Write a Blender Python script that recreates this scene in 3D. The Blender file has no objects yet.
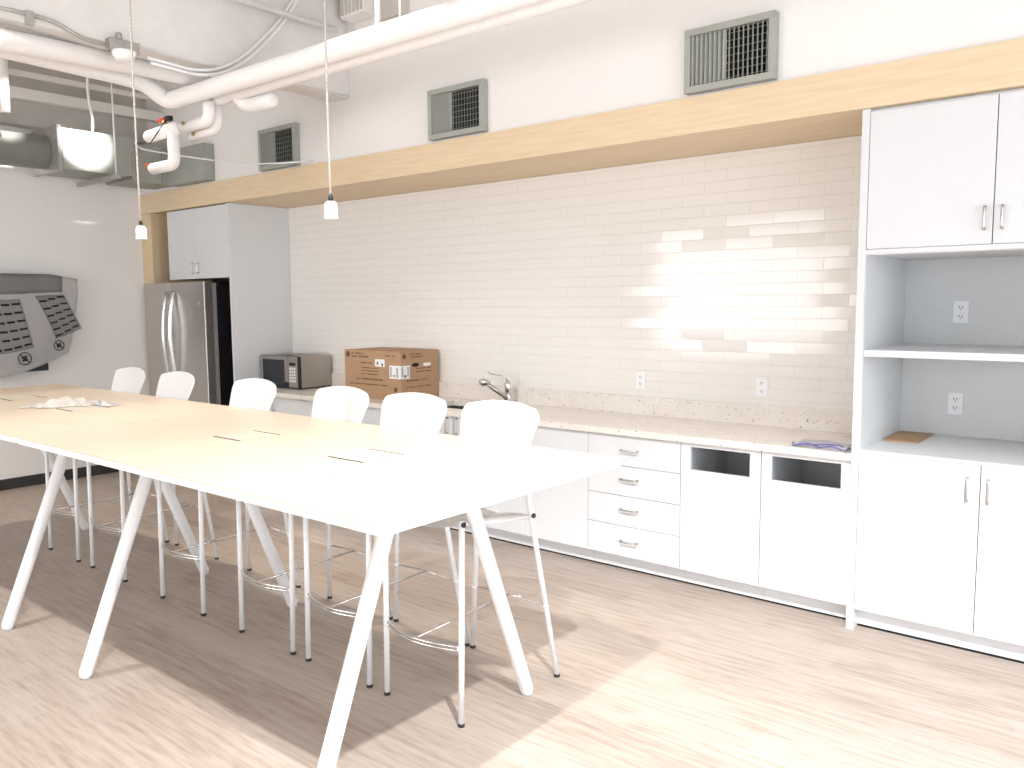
import bpy, bmesh, math, random
from mathutils import Vector, Matrix
random.seed(7)
S = bpy.context.scene
COL = S.collection
PI = math.pi

# ------------------------------------------------------------------ materials
def mat(name, col, rough=.5, metal=0., spec=.5, coat=0., alpha=1., emit=None, es=0., trans=0.):
    m = bpy.data.materials.new(name); m.use_nodes = True
    b = m.node_tree.nodes['Principled BSDF']
    b.inputs['Base Color'].default_value = (*col, 1)
    b.inputs['Roughness'].default_value = rough
    b.inputs['Metallic'].default_value = metal
    b.inputs['Specular IOR Level'].default_value = spec
    b.inputs['Coat Weight'].default_value = coat
    b.inputs['Alpha'].default_value = alpha
    b.inputs['Transmission Weight'].default_value = trans
    if emit: b.inputs['Emission Color'].default_value = (*emit, 1); b.inputs['Emission Strength'].default_value = es
    return m
def nd(m, t, **kw):
    n = m.node_tree.nodes.new(t)
    for k, v in kw.items(): setattr(n, k, v)
    return n
def lk(m, a, b): m.node_tree.links.new(a, b)
def bsdf(m): return m.node_tree.nodes['Principled BSDF']
def ramp(m, fac, stops):
    r = nd(m, 'ShaderNodeValToRGB'); e = r.color_ramp.elements
    e[0].position, e[0].color = stops[0][0], (*stops[0][1], 1)
    e[1].position, e[1].color = stops[-1][0], (*stops[-1][1], 1)
    for p, c in stops[1:-1]:
        x = e.new(p); x.color = (*c, 1)
    lk(m, fac, r.inputs['Fac']); return r
def mapping(m, scale=(1, 1, 1), rot=(0, 0, 0)):
    tc = nd(m, 'ShaderNodeTexCoord'); mp = nd(m, 'ShaderNodeMapping')
    mp.inputs['Scale'].default_value = scale; mp.inputs['Rotation'].default_value = rot
    lk(m, tc.outputs['Object'], mp.inputs['Vector']); return mp
def noise(m, vec, scale, detail=4, rough=.55):
    n = nd(m, 'ShaderNodeTexNoise'); n.inputs['Scale'].default_value = scale
    n.inputs['Detail'].default_value = detail; n.inputs['Roughness'].default_value = rough
    lk(m, vec.outputs['Vector'], n.inputs['Vector']); return n
def bump(m, h, strength, dist=.01):
    b = nd(m, 'ShaderNodeBump'); b.inputs['Strength'].default_value = strength; b.inputs['Distance'].default_value = dist
    lk(m, h, b.inputs['Height']); lk(m, b.outputs['Normal'], bsdf(m).inputs['Normal']); return b

def mottled(name, c1, c2, scale, rough, bmp=.1, metal=0., sc=(1, 1, 1), **k):
    m = mat(name, c1, rough, metal, **k); mp = mapping(m, sc); n = noise(m, mp, scale)
    r = ramp(m, n.outputs['Fac'], [(.3, c1), (.7, c2)]); lk(m, r.outputs['Color'], bsdf(m).inputs['Base Color'])
    if bmp: bump(m, n.outputs['Fac'], bmp, .004)
    return m

M = {}
M['wall'] = mottled('painted_drywall', (.86, .83, .80), (.88, .85, .825), 40, .6, .08)
M['ceiling'] = mottled('painted_concrete', (.74, .71, .68), (.80, .77, .74), 6, .85, .25)
M['shadowwall'] = mottled('brown_grey_and_wall_shade', (.56, .52, .47), (.62, .58, .53), 5, .9, .2)  # brown-grey of panel and ribs; shade of the upper left wall painted in
M['cabinet'] = mottled('white_laminate', (.725, .73, .74), (.74, .745, .755), 30, .32, 0)
M['niche'] = mottled('grey_melamine', (.70, .705, .70), (.72, .725, .72), 30, .5, 0)
M['oak'] = mottled('pale_oak_veneer', (.74, .57, .36), (.82, .655, .45), 9, .5, .05, sc=(.35, 3, 6))
M['oak_v'] = mottled('pale_oak_veneer_upright', (.70, .53, .32), (.77, .60, .39), 9, .5, .05, sc=(6, 3, .35))
M['tabletop'] = mottled('maple_laminate', (.52, .43, .34), (.56, .47, .37), 7, .42, 0, sc=(.4, 4, 1))
M['tableedge'] = mat('white_table_edge', (.86, .83, .78), .4)
M['powder'] = mat('white_powder_coat', (.88, .88, .88), .32)
M['plastic'] = mat('white_plastic', (.90, .90, .90), .35)
M['porcelain'] = mat('white_porcelain', (.93, .93, .92), .15, coat=.4)
M['rubber'] = mat('black_rubber', (.02, .02, .022), .6)
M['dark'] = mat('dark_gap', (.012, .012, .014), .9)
M['blackplastic'] = mat('black_plastic', (.015, .015, .018), .35)
M['chrome'] = mat('chrome', (.72, .71, .70), .18, 1.)
M['nickel'] = mottled('brushed_nickel', (.46, .43, .40), (.54, .51, .48), 30, .3, 0, 1.)
M['steel'] = mottled('brushed_stainless', (.56, .53, .50), (.61, .58, .55), 8, .33, .03, 1., sc=(1, 1, 30))
M['steel_side'] = mottled('grey_fridge_side', (.30, .28, .26), (.33, .31, .29), 20, .5, 0)
M['steelbox'] = mottled('stainless_microwave_shell', (.42, .39, .36), (.48, .45, .41), 8, .35, .03, .9, sc=(1, 20, 1))
M['vent'] = mottled('grey_green_vent_paint', (.36, .37, .33), (.39, .40, .36), 25, .5, 0)
M['duct'] = mottled('galvanised_duct', (.34, .345, .31), (.41, .415, .375), 4, .5, .05, .15)
M['pipe'] = mottled('painted_pipe_insulation', (.88, .84, .82), (.91, .88, .86), 30, .6, .15)
M['conduit'] = mat('painted_conduit', (.80, .77, .73), .4)
M['galv'] = mottled('galvanised_steel', (.40, .39, .36), (.50, .49, .46), 25, .4, .05, .6)
M['card'] = mottled('corrugated_cardboard', (.42, .26, .15), (.46, .29, .17), 12, .85, .1, sc=(1, 1, 12))
M['print'] = mat('brown_box_print', (.14, .07, .04), .8)
M['label'] = mat('white_paper_label', (.85, .85, .84), .6)
M['barcode'] = mat('barcode_ink', (.06, .06, .06), .7)
M['red'] = mat('red_handle', (.62, .06, .035), .4)
M['brass'] = mat('brass', (.55, .38, .15), .35, 1.)
M['glassdark'] = mat('smoked_glass', (.02, .022, .03), .12)
M['film'] = mat('plastic_film', (.82, .80, .78), .28, coat=.5)
M['filmgrey'] = mat('grey_film_panel', (.40, .385, .375), .3, coat=.4)
M['filmstripe'] = mat('grey_print_on_film', (.50, .485, .47), .35, coat=.4)
M['ink'] = mat('black_ink_on_film', (.03, .028, .028), .4)
M['cloth'] = mottled('white_lilac_cloth', (.80, .79, .85), (.86, .85, .88), 30, .9, .3)
M['clothtrim'] = mat('violet_cloth_edge', (.16, .14, .34), .9)
M['paper'] = mottled('crumpled_wrapping', (.78, .74, .68), (.86, .83, .78), 20, .5, .2)
M['lid'] = mat('hatch_lid', (.50, .46, .39), .45)
M['glow'] = mat('frosted_dome', (.95, .95, .93), .3)
M['glass'] = mat('window_glass', (1, 1, 1), .0, trans=1.)
M['mullion'] = mat('window_frame_paint', (.75, .75, .74), .4)
M['base'] = mat('black_vinyl_base', (.035, .032, .03), .5)
M['cord'] = mottled('twisted_cloth_cord', (.36, .31, .27), (.62, .57, .52), 90, .8, .2)

# quartz worktop: pale with brown and grey flecks
m = M['stone'] = mat('speckled_quartz', (.8, .76, .7), .22)
mp = mapping(m); n1 = noise(m, mp, 9, 5); n2 = noise(m, mp, 60, 3, .7)
r1 = ramp(m, n1.outputs['Fac'], [(.3, (.80, .735, .66)), (.7, (.86, .81, .75))])
r2 = ramp(m, n2.outputs['Fac'], [(.30, (.22, .17, .12)), (.37, (1, 1, 1))])
mx = nd(m, 'ShaderNodeMix', data_type='RGBA', blend_type='MULTIPLY'); mx.inputs['Factor'].default_value = 1
lk(m, r1.outputs['Color'], mx.inputs['A']); lk(m, r2.outputs['Color'], mx.inputs['B'])
lk(m, mx.outputs['Result'], bsdf(m).inputs['Base Color'])

# wood plank floor (planks along X)
m = M['floor'] = mat('oak_plank_floor', (.6, .5, .4), .45)
mp = mapping(m)
br = nd(m, 'ShaderNodeTexBrick'); br.offset = .37; br.offset_frequency = 3
lk(m, mp.outputs['Vector'], br.inputs['Vector'])
for k, v in {'Scale': 1., 'Mortar Size': .0012, 'Mortar Smooth': .2, 'Brick Width': 1.2, 'Row Height': .15, 'Bias': 0.}.items(): br.inputs[k].default_value = v
br.inputs['Color1'].default_value = (.0, .0, .0, 1); br.inputs['Color2'].default_value = (1, 1, 1, 1); br.inputs['Mortar'].default_value = (.3, .3, .3, 1)
mp2 = mapping(m, (1.0, 11, 1)); n1 = noise(m, mp2, 3.6, 9, .6)
mp3 = mapping(m, (.6, 2, 1)); n3 = noise(m, mp3, 1.3, 4, .5)
ad = nd(m, 'ShaderNodeMath', operation='MULTIPLY_ADD'); ad.inputs[1].default_value = .16
lk(m, br.outputs['Color'], ad.inputs[0]); lk(m, n1.outputs['Fac'], ad.inputs[2])
ad2 = nd(m, 'ShaderNodeMath', operation='MULTIPLY_ADD'); ad2.inputs[1].default_value = .3
lk(m, n3.outputs['Fac'], ad2.inputs[0]); lk(m, ad.outputs[0], ad2.inputs[2])
r = ramp(m, ad2.outputs[0], [(.38, (.24, .178, .143)), (.55, (.35, .275, .228)), (.74, (.435, .36, .305)), (.95, (.49, .42, .365))])
lk(m, r.outputs['Color'], bsdf(m).inputs['Base Color'])
bump(m, br.outputs['Fac'], -.15, .002)

# glossy white subway tile on the back wall (object coords, wall plane XZ)
m = M['tile'] = mat('glossy_white_tile', (.84, .80, .765), .09)
mp = mapping(m, (1, 1, 1), (-PI / 2, 0, 0))
br = nd(m, 'ShaderNodeTexBrick'); br.offset = .5; br.offset_frequency = 2
lk(m, mp.outputs['Vector'], br.inputs['Vector'])
for k, v in {'Scale': 1., 'Mortar Size': .0022, 'Mortar Smooth': .25, 'Brick Width': .305, 'Row Height': .0715, 'Bias': 0.}.items(): br.inputs[k].default_value = v
br.inputs['Color1'].default_value = (0, 0, 0, 1); br.inputs['Color2'].default_value = (1, 1, 1, 1)
mc = nd(m, 'ShaderNodeMix', data_type='RGBA'); mc.inputs['A'].default_value = (.87, .835, .79, 1); mc.inputs['B'].default_value = (.80, .76, .71, 1)
lk(m, br.outputs['Fac'], mc.inputs['Factor']); lk(m, mc.outputs['Result'], bsdf(m).inputs['Base Color'])
# every tile sits at a slightly different tilt
geo = nd(m, 'ShaderNodeNewGeometry')
wn = nd(m, 'ShaderNodeTexWhiteNoise', noise_dimensions='3D'); lk(m, br.outputs['Color'], wn.inputs['Vector'])
sb = nd(m, 'ShaderNodeVectorMath', operation='SUBTRACT'); sb.inputs[1].default_value = (.5, .5, .5)
lk(m, wn.outputs['Color'], sb.inputs[0])
sc_ = nd(m, 'ShaderNodeVectorMath', operation='SCALE'); sc_.inputs['Scale'].default_value = .035
lk(m, sb.outputs[0], sc_.inputs[0])
av = nd(m, 'ShaderNodeVectorMath', operation='ADD'); lk(m, geo.outputs['Normal'], av.inputs[0]); lk(m, sc_.outputs[0], av.inputs[1])
nv = nd(m, 'ShaderNodeVectorMath', operation='NORMALIZE'); lk(m, av.outputs[0], nv.inputs[0])
bp = nd(m, 'ShaderNodeBump'); bp.inputs['Strength'].default_value = .5; bp.inputs['Distance'].default_value = .002; bp.invert = True
lk(m, br.outputs['Fac'], bp.inputs['Height']); lk(m, nv.outputs[0], bp.inputs['Normal'])
lk(m, bp.outputs['Normal'], bsdf(m).inputs['Normal'])

# ------------------------------------------------------------------ geometry helpers
class B:
    """one mesh made of several shapes"""
    def __init__(s): s.bm = bmesh.new(); s.mats = []; s.cur = 0
    def m(s, name):
        if name not in s.mats: s.mats.append(name)
        s.cur = s.mats.index(name); return s
    def _mark(s, faces):
        for f in faces: f.material_index = s.cur
    def box(s, x0, x1, y0, y1, z0, z1, bev=0., rot=None, piv=None):
        n0 = len(s.bm.faces)
        r = bmesh.ops.create_cube(s.bm, size=1)
        vs = r['verts']
        sx, sy, sz = x1 - x0, y1 - y0, z1 - z0
        for v in vs: v.co = Vector((x0 + (v.co.x + .5) * sx, y0 + (v.co.y + .5) * sy, z0 + (v.co.z + .5) * sz))
        if bev:
            es = list({e for v in vs for e in v.link_edges})
            rr = bmesh.ops.bevel(s.bm, geom=es, offset=bev, segments=2, affect='EDGES', profile=.6)
            vs = list({v for f in rr['faces'] for v in f.verts} | {v for v in vs if v.is_valid})
        if rot is not None:
            p = Vector(piv if piv else ((x0 + x1) / 2, (y0 + y1) / 2, (z0 + z1) / 2))
            for v in vs: v.co = p + rot @ (v.co - p)
        s.bm.faces.ensure_lookup_table()
        s._mark(list({f for v in vs for f in v.link_faces}))
        return s
    def tube(s, pts, rad, seg=12, caps=True, closed=False):
        pts = [Vector(p) for p in pts]; n = len(pts)
        rads = rad if isinstance(rad, (list, tuple)) else [rad] * n
        rings = []; prev = None
        for i, p in enumerate(pts):
            if closed: t = (pts[(i + 1) % n] - pts[i - 1]).normalized()
            elif i == 0: t = (pts[1] - p).normalized()
            elif i == n - 1: t = (p - pts[-2]).normalized()
            else: t = ((pts[i + 1] - p).normalized() + (p - pts[i - 1]).normalized()).normalized()
            if prev is None:
                a = Vector((0, 0, 1)) if abs(t.z) < .9 else Vector((1, 0, 0))
                u = t.cross(a).normalized()
            else:
                u = (prev - t * prev.dot(t)).normalized()
            prev = u; w = t.cross(u)
            rings.append([s.bm.verts.new(p + (u * math.cos(2 * PI * k / seg) + w * math.sin(2 * PI * k / seg)) * rads[i]) for k in range(seg)])
        fs = []
        for i in range(n if closed else n - 1):
            a, b = rings[i], rings[(i + 1) % n]
            for k in range(seg): fs.append(s.bm.faces.new((a[k], a[(k + 1) % seg], b[(k + 1) % seg], b[k])))
        if caps and not closed:
            fs.append(s.bm.faces.new(rings[0][::-1])); fs.append(s.bm.faces.new(rings[-1]))
        for f in fs: f.smooth = True
        s._mark(fs); return s
    def lathe(s, prof, c, axis='Z', seg=24):
        """prof: list of (r, h) along the axis from point c"""
        c = Vector(c); ax = {'X': Vector((1, 0, 0)), 'Y': Vector((0, 1, 0)), 'Z': Vector((0, 0, 1))}[axis]
        u = Vector((0, 1, 0)) if axis == 'X' else Vector((1, 0, 0)); w = ax.cross(u)
        rings = [[s.bm.verts.new(c + ax * h + (u * math.cos(2 * PI * k / seg) + w * math.sin(2 * PI * k / seg)) * max(r, 1e-4)) for k in range(seg)] for r, h in prof]
        fs = []
        for a, b in zip(rings, rings[1:]):
            for k in range(seg): fs.append(s.bm.faces.new((a[k], a[(k + 1) % seg], b[(k + 1) % seg], b[k])))
        fs.append(s.bm.faces.new(rings[0][::-1])); fs.append(s.bm.faces.new(rings[-1]))
        for f in fs: f.smooth = len(f.verts) == 4
        s._mark(fs); return s
    def prism(s, poly, axis, a, b):
        """poly in the two other axes, extruded from a to b along axis"""
        def P(q, h):
            return {'X': (h, q[0], q[1]), 'Y': (q[0], h, q[1]), 'Z': (q[0], q[1], h)}[axis]
        v0 = [s.bm.verts.new(P(q, a)) for q in poly]; v1 = [s.bm.verts.new(P(q, b)) for q in poly]
        fs = [s.bm.faces.new(v0), s.bm.faces.new(v1[::-1])]
        n = len(poly)
        for i in range(n): fs.append(s.bm.faces.new((v0[i], v1[i], v1[(i + 1) % n], v0[(i + 1) % n])))
        s._mark(fs); return s
    def grid(s, fn, nu, nv, thick=0.):
        vs = [[s.bm.verts.new(fn(i / (nu - 1), j / (nv - 1))) for j in range(nv)] for i in range(nu)]
        fs = [s.bm.faces.new((vs[i][j], vs[i + 1][j], vs[i + 1][j + 1], vs[i][j + 1])) for i in range(nu - 1) for j in range(nv - 1)]
        for f in fs: f.smooth = True
        s._mark(fs)
        if thick:
            r = bmesh.ops.solidify(s.bm, geom=fs, thickness=thick)
            s._mark([g for g in r['geom'] if isinstance(g, bmesh.types.BMFace)])
        return s
    def make(s, name, parent=None, loc=None, sub=0):
        bmesh.ops.recalc_face_normals(s.bm, faces=s.bm.faces)
        me = bpy.data.meshes.new(name); s.bm.to_mesh(me); s.bm.free()
        for k in (s.mats or ['cabinet']): me.materials.append(M[k])
        o = bpy.data.objects.new(name, me); COL.objects.link(o)
        if parent: o.parent = parent
        if loc is not None: o.location = loc
        if sub:
            md = o.modifiers.new('sub', 'SUBSURF'); md.levels = md.render_levels = sub
        return o
def tag(o, label, cat, group=None):
    o['label'] = label; o['category'] = cat
    if group: o['group'] = group
    return o
def thing(name, label, cat, loc=(0, 0, 0), group=None):
    o = bpy.data.objects.new(name, None); COL.objects.link(o); o.location = loc; o.empty_display_size = .1
    return tag(o, label, cat, group)
def struct(o): o['kind'] = 'structure'; return o
def copy_tree(o, parent=None):
    c = o.copy(); COL.objects.link(c); c.parent = parent
    for ch in o.children: copy_tree(ch, c)
    return c
def rounded_rect(x0, x1, y0, y1, r, n=6):
    out = []
    for cx, cy, a in ((x1 - r, y1 - r, 0), (x0 + r, y1 - r, 90), (x0 + r, y0 + r, 180), (x1 - r, y0 + r, 270)):
        for i in range(n + 1):
            t = math.radians(a + 90 * i / n); out.append((cx + r * math.cos(t), cy + r * math.sin(t)))
    return out
def bend(pts, r=.05, n=5):
    """round the corners of a polyline"""
    pts = [Vector(p) for p in pts]; out = [pts[0]]
    for i in range(1, len(pts) - 1):
        a, p, b = pts[i - 1], pts[i], pts[i + 1]
        d1, d2 = (a - p), (b - p); rr = min(r, d1.length * .49, d2.length * .49)
        q0, q1 = p + d1.normalized() * rr, p + d2.normalized() * rr
        for k in range(n + 1):
            t = k / n; out.append(q0 * (1 - t) ** 2 + p * 2 * t * (1 - t) + q1 * t * t)
    out.append(pts[-1]); return out

# ------------------------------------------------------------------ room shell
XL, XR, YB, YF, H = -8.369, 3.2, .16, -8.2, 4.4
XP = -6.81      # right face of the fridge surround
X2 = -1.288     # left face of the tall cabinet
DC = -.645      # front plane of the tall cabinets
BH = -.645      # bulkhead plane
struct(B().m('floor').box(XL - .1, XR + .1, YF - .1, .3, -.1, 0).make('floor'))
struct(B().m('ceiling').box(XL - .1, XR + .1, YF - .1, .3, H, H + .1).make('ceiling'))
struct(B().m('wall').box(XL - .12, XL, YF - .1, .3, 0, H).make('wall_left'))
struct(B().m('wall').box(XL, XR, .30, .42, 0, H).make('wall_back'))
struct(B().m('tile').box(XP - .5, X2 - .001, 0, .15, 0.0, 2.60).make('wall_back_tiled'))
struct(B().m('wall').box(XL, XR, BH, .30, 2.801, H).make('wall_bulkhead'))
struct(B().m('base').box(XL, XL + .012, YF, -.72, 0, .10, .002).make('baseboard_left'))

def wall_with_windows(name, axis, pos, th, a0, a1, wins):
    b = B().m('wall')
    def bx(u0, u1, z0, z1):
        if axis == 'Y': b.box(u0, u1, pos - th, pos, z0, z1)
        else: b.box(pos, pos + th, u0, u1, z0, z1)
    u = a0
    for (w0, w1, z0, z1) in wins:
        bx(u, w0, 0, H); bx(w0, w1, 0, z0); bx(w0, w1, z1, H); u = w1
    bx(u, a1, 0, H)
    struct(b.make(name))
wins_front = [(-7.5, -4.25, .95, 2.75), (-3.3, -.4, .95, 2.75)]
wins_right = [(-7.3, -5.0, .3, 2.9), (-4.4, -1.6, .3, 2.9)]
wall_with_windows('wall_front', 'Y', YF, .15, XL, XR, wins_front)
wall_with_windows('wall_right', 'X', XR, .15, YF - .15, .3, wins_right)
k = 0
for axis, pos, ws in (('Y', YF - .1, wins_front), ('X', XR + .1, wins_right)):
    for (w0, w1, z0, z1) in ws:
        k += 1
        f = B().m('mullion'); g = B().m('glass'); n = 3
        def bx(b, u0, u1, za, zb, d=.03):
            if axis == 'Y': b.box(u0, u1, pos - d, pos + d, za, zb)
            else: b.box(pos - d, pos + d, u0, u1, za, zb)
        for i in range(n + 1):
            u = w0 + (w1 - w0 - .05) * i / n; bx(f, u, u + .05, z0, z1)
        bx(f, w0, w1, z0, z0 + .05, .028); bx(f, w0, w1, z1 - .05, z1, .028)
        fo = struct(f.make('window_%d' % k)); bx(g, w0 + .01, w1 - .01, z0 + .01, z1 - .01, .004)
        g.make('pane', fo)

# dropped ceiling beam and ledge on the left wall
struct(B().m('ceiling').box(-5.275, -5.095, YF, BH - .002, 3.25, H).make('trim_1'))
struct(B().m('shadowwall').box(XL, XL + .16, YF, BH - .002, 3.30, H - .0).make('trim_2'))  # shade of the upper wall sits in its colour

# ------------------------------------------------------------------ oak surround
w = thing('wood_surround', 'pale oak surround, long header beam over the kitchen run with a left upright', 'wood surround', (XL, -.67, 0))
def at(parent, o):
    o.parent = parent; o.matrix_parent_inverse = Matrix.Translation(-Vector(parent.location)); return o
at(w, B().m('oak').box(XL + .002, 2.0, -.672, .148, 2.602, 2.80, .003).make('header_beam'))
at(w, B().m('oak_v').box(XL + .002, -8.17, -.670, -.02, 0, 2.60, .003).make('upright'))

# ------------------------------------------------------------------ cabinets
def pull_bar(x, y, z, L, horiz=True, mt='nickel'):
    b = B().m(mt)
    if horiz: pts = [(x - L / 2, y, z), (x - L / 2, y - .028, z), (x + L / 2, y - .028, z), (x + L / 2, y, z)]
    else: pts = [(x, y, z - L / 2), (x, y - .028, z - L / 2), (x, y - .028, z + L / 2), (x, y, z + L / 2)]
    b.tube(bend(pts, .012, 4), .0055, 8); return b
YD = -.62
def base_cab(name, label, x0, x1, parts):
    t = thing(name, label, 'cabinet', ((x0 + x1) / 2, -.3, 0), 'white base cabinets under the worktop')
    b = B().m('cabinet')
    a, c = x0 + .001, x1 - .001
    b.box(a, a + .016, YD + .02, -.01, .105, .872); b.box(c - .016, c, YD + .02, -.01, .105, .872)
    b.box(a + .016, c - .016, YD + .02, -.01, .105, .12); b.box(a + .016, c - .016, -.022, -.01, .12, .872)
    b.box(a + .016, c - .016, YD + .02, -.5, .856, .872)
    at(t, b.make('carcass'))
    at(t, B().m('cabinet').box(a, c, -.545, -.53, .012, .105).m('dark').box(a, c, -.54, -.53, 0.0, .012).make('toe_kick'))  # dark strip at the floor paints the shadow under the kick board
    for p in parts:
        if p[0] == 'door':
            _, d0, d1, hx = p
            d = at(t, B().m('cabinet').box(d0 + .0015, d1 - .0015, YD, YD + .019, .108, .870, .0015).make('door'))
            if hx is not None: pull_bar(hx, YD, .80, .11, False).make('handle', d).matrix_parent_inverse = d.matrix_basis.inverted()
        elif p[0] == 'drawer':
            _, z0, z1, hz = p
            d = at(t, B().m('cabinet').box(a + .0015, c - .0015, YD, YD + .019, z0 + .0015, z1 - .0015, .0015).make('drawer'))
            pull_bar((x0 + x1) / 2 - .02, YD, hz, .115).make('handle', d)
        elif p[0] == 'slot':
            _, s0, s1, z0, z1 = p
            b = B().m('cabinet')
            b.box(a + .0015, s0, YD, YD + .019, .108, .870); b.box(s1, c - .0015, YD, YD + .019, .108, .870)
            b.box(s0, s1, YD, YD + .019, .108, z0); b.box(s0, s1, YD, YD + .019, z1, .870)
            at(t, b.make('door'))
    return t
base_cab('base_cabinet', 'white two-door base cabinet below the microwave, beside the tall fridge panel', XP + .002, -5.78, [('door', XP + .002, -6.295, -6.35), ('door', -6.295, -5.78, -6.24)])
base_cab('base_cabinet', 'white two-door base cabinet below the cardboard box', -5.78, -4.75, [('door', -5.78, -5.265, -5.32), ('door', -5.265, -4.75, -5.21)])
base_cab('base_cabinet', 'white two-door base cabinet under the sink', -4.75, -3.42, [('door', -4.75, -4.085, -4.13), ('door', -4.085, -3.42, -4.04)])
base_cab('base_cabinet', 'white single-door base cabinet between the sink cabinet and the drawers', -3.42, -2.907, [('door', -3.42, -2.907, None)])
base_cab('drawer_cabinet', 'white base cabinet with four stacked drawers and nickel pulls', -2.907, -2.2575,
         [('drawer', .678, .870, .778), ('drawer', .491, .678, .598), ('drawer', .302, .491, .408), ('drawer', .108, .302, .208)])
base_cab('bin_cabinet', 'white bin cabinet with a dark slot in its door, right beside the drawers', -2.2575, -1.77, [('slot', -2.195, -1.835, .712, .846)])
base_cab('bin_cabinet', 'white bin cabinet with a dark slot in its door, against the tall cabinet', -1.77, X2 - .002, [('slot', -1.712, -1.345, .714, .846)])

# worktop with undermount cutout, backsplash strip
SX0, SX1, SY0, SY1 = -4.50, -3.75, -.52, -.16
t = thing('worktop', 'long speckled pale quartz worktop over the white base cabinets', 'worktop', (-4, -.3, .876))
b = B().m('stone'); x0, x1 = XP + .001, X2 - .001
b.box(x0, SX0, -.645, -.001, .8725, .910); b.box(SX1, x1, -.645, -.001, .8725, .910)
b.box(SX0, SX1, -.645, SY0, .8725, .910); b.box(SX0, SX1, SY1, -.001, .8725, .910)
at(t, b.make('slab'))
at(t, B().m('stone').box(x0, x1, -.022, -.001, .9101, 1.035, .002).make('backsplash'))
M['sinksteel'] = mat('sink_steel_dark_reflection', (.20, .19, .18), .35, .8)  # steel darkened in colour for the dark reflection inside the basin
s = thing('sink', 'undermount stainless sink set into the worktop behind the stools', 'sink', (-4.1, -.34, .7))
b = B().m('sinksteel'); zt, zb = .872, .70
b.box(SX0 + .002, SX0 + .01, SY0, SY1, zb, zt); b.box(SX1 - .01, SX1 - .002, SY0, SY1, zb, zt)
b.box(SX0 + .01, SX1 - .01, SY0 + .002, SY0 + .01, zb, zt); b.box(SX0 + .01, SX1 - .01, SY1 - .01, SY1 - .002, zb, zt)
b.box(SX0 + .002, SX1 - .002, SY0 + .002, SY1 - .002, zb - .01, zb)
at(s, b.make('basin')); at(s, B().m('chrome').lathe([(.04, 0), (.045, .003), (.02, .004)], (-4.1, -.34, zb)).make('drain'))
f = thing('faucet', 'chrome pull-out kitchen faucet with a lever on top, behind the sink', 'faucet', (-3.99, -.1, .91))
at(f, B().m('chrome').lathe([(.032, 0), (.032, .01), (.024, .018), (.022, .10), (.026, .11), (.026, .15), (.018, .175), (.008, .182)], (-3.99, -.1, .9105)).make('body'))
at(f, B().m('nickel').tube([(-3.99, -.11, .955), (-4.01, -.17, 1.0), (-4.045, -.27, 1.075)], [.019, .016, .015], 12).make('spout'))
at(f, B().m('chrome').tube([(-4.04, -.26, 1.078), (-4.05, -.28, 1.09), (-4.062, -.30, 1.093), (-4.07, -.318, 1.082)], [.016, .028, .031, .026], 14).make('spray_head'))
at(f, B().m('chrome').tube([(-3.99, -.1, 1.085), (-4.0, -.12, 1.12), (-4.03, -.15, 1.135), (-4.08, -.18, 1.142), (-4.10, -.20, 1.16)], [.008, .006, .005, .005, .004], 8).make('lever'))

# tall cabinet at the right with open niche
TX0, TX1 = X2, -.10
t = thing('tall_cabinet', 'tall white cabinet with upper doors, open grey shelves and lower doors, at the right end', 'cabinet', (-.7, -.3, 0))
b = B().m('cabinet')
b.box(TX0, TX0 + .036, DC - .004, .14, 0, 2.60); b.box(TX1 - .036, TX1, DC - .004, .14, 0, 2.60)
xi0, xi1 = TX0 + .036, TX1 - .036
b.box(xi0, xi1, DC + .022, .14, 2.575, 2.60)
b.box(xi0, xi1, DC, .14, 1.905, 1.928)
b.box(xi0, xi1, DC, .14, .918, .932)
b.box(xi0, xi1, DC + .022, .14, .105, .125)
at(t, b.make('carcass'))
b = B().m('niche')
b.box(xi0 + .002, xi1 - .002, .10, .139, .93, 1.906); b.box(xi0, xi0 + .003, DC + .004, .10, .9325, 1.9045)
b.box(xi1 - .003, xi1, DC + .004, .10, .9325, 1.9045)
b.box(xi0 + .003, xi1 - .003, DC + .004, .10, 1.901, 1.9045); b.box(xi0 + .003, xi1 - .003, DC + .012, .10, .9325, .9345)
at(t, b.make('niche_lining'))
at(t, B().m('cabinet').box(xi0 + .003, xi1 - .003, DC + .012, .099, 1.402, 1.436, .002).make('shelf'))
at(t, B().m('cabinet').box(xi0, TX1, -.585, -.565, .014, .105).m('dark').box(xi0, TX1, -.58, -.565, 0, .014).make('toe_kick'))  # lowest strip is dark paint for the toe shadow
xm = -.709
for (d0, d1, hx) in ((xi0, xm, -.742), (xm, xi1, -.672)):
    d = at(t, B().m('cabinet').box(d0 + .002, d1 - .002, DC, DC + .02, 1.930, 2.586, .0015).make('door'))
    pull_bar(hx, DC, 2.047, .10, False).make('handle', d)
for (d0, d1, hx) in ((xi0, xm, -.762), (xm, xi1, -.675)):
    d = at(t, B().m('cabinet').box(d0 + .002, d1 - .002, DC, DC + .02, .108, .916, .0015).make('door'))
    pull_bar(hx, DC, .80, .11, False).make('handle', d)
o = B().m('card').box(0, .17, 0, .36, 0, .008).make('cardboard_sheet', loc=(-1.235, -.30, .935))
tag(o, 'small flat brown cardboard sheet lying in the lowest open niche of the tall cabinet', 'cardboard')

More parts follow.
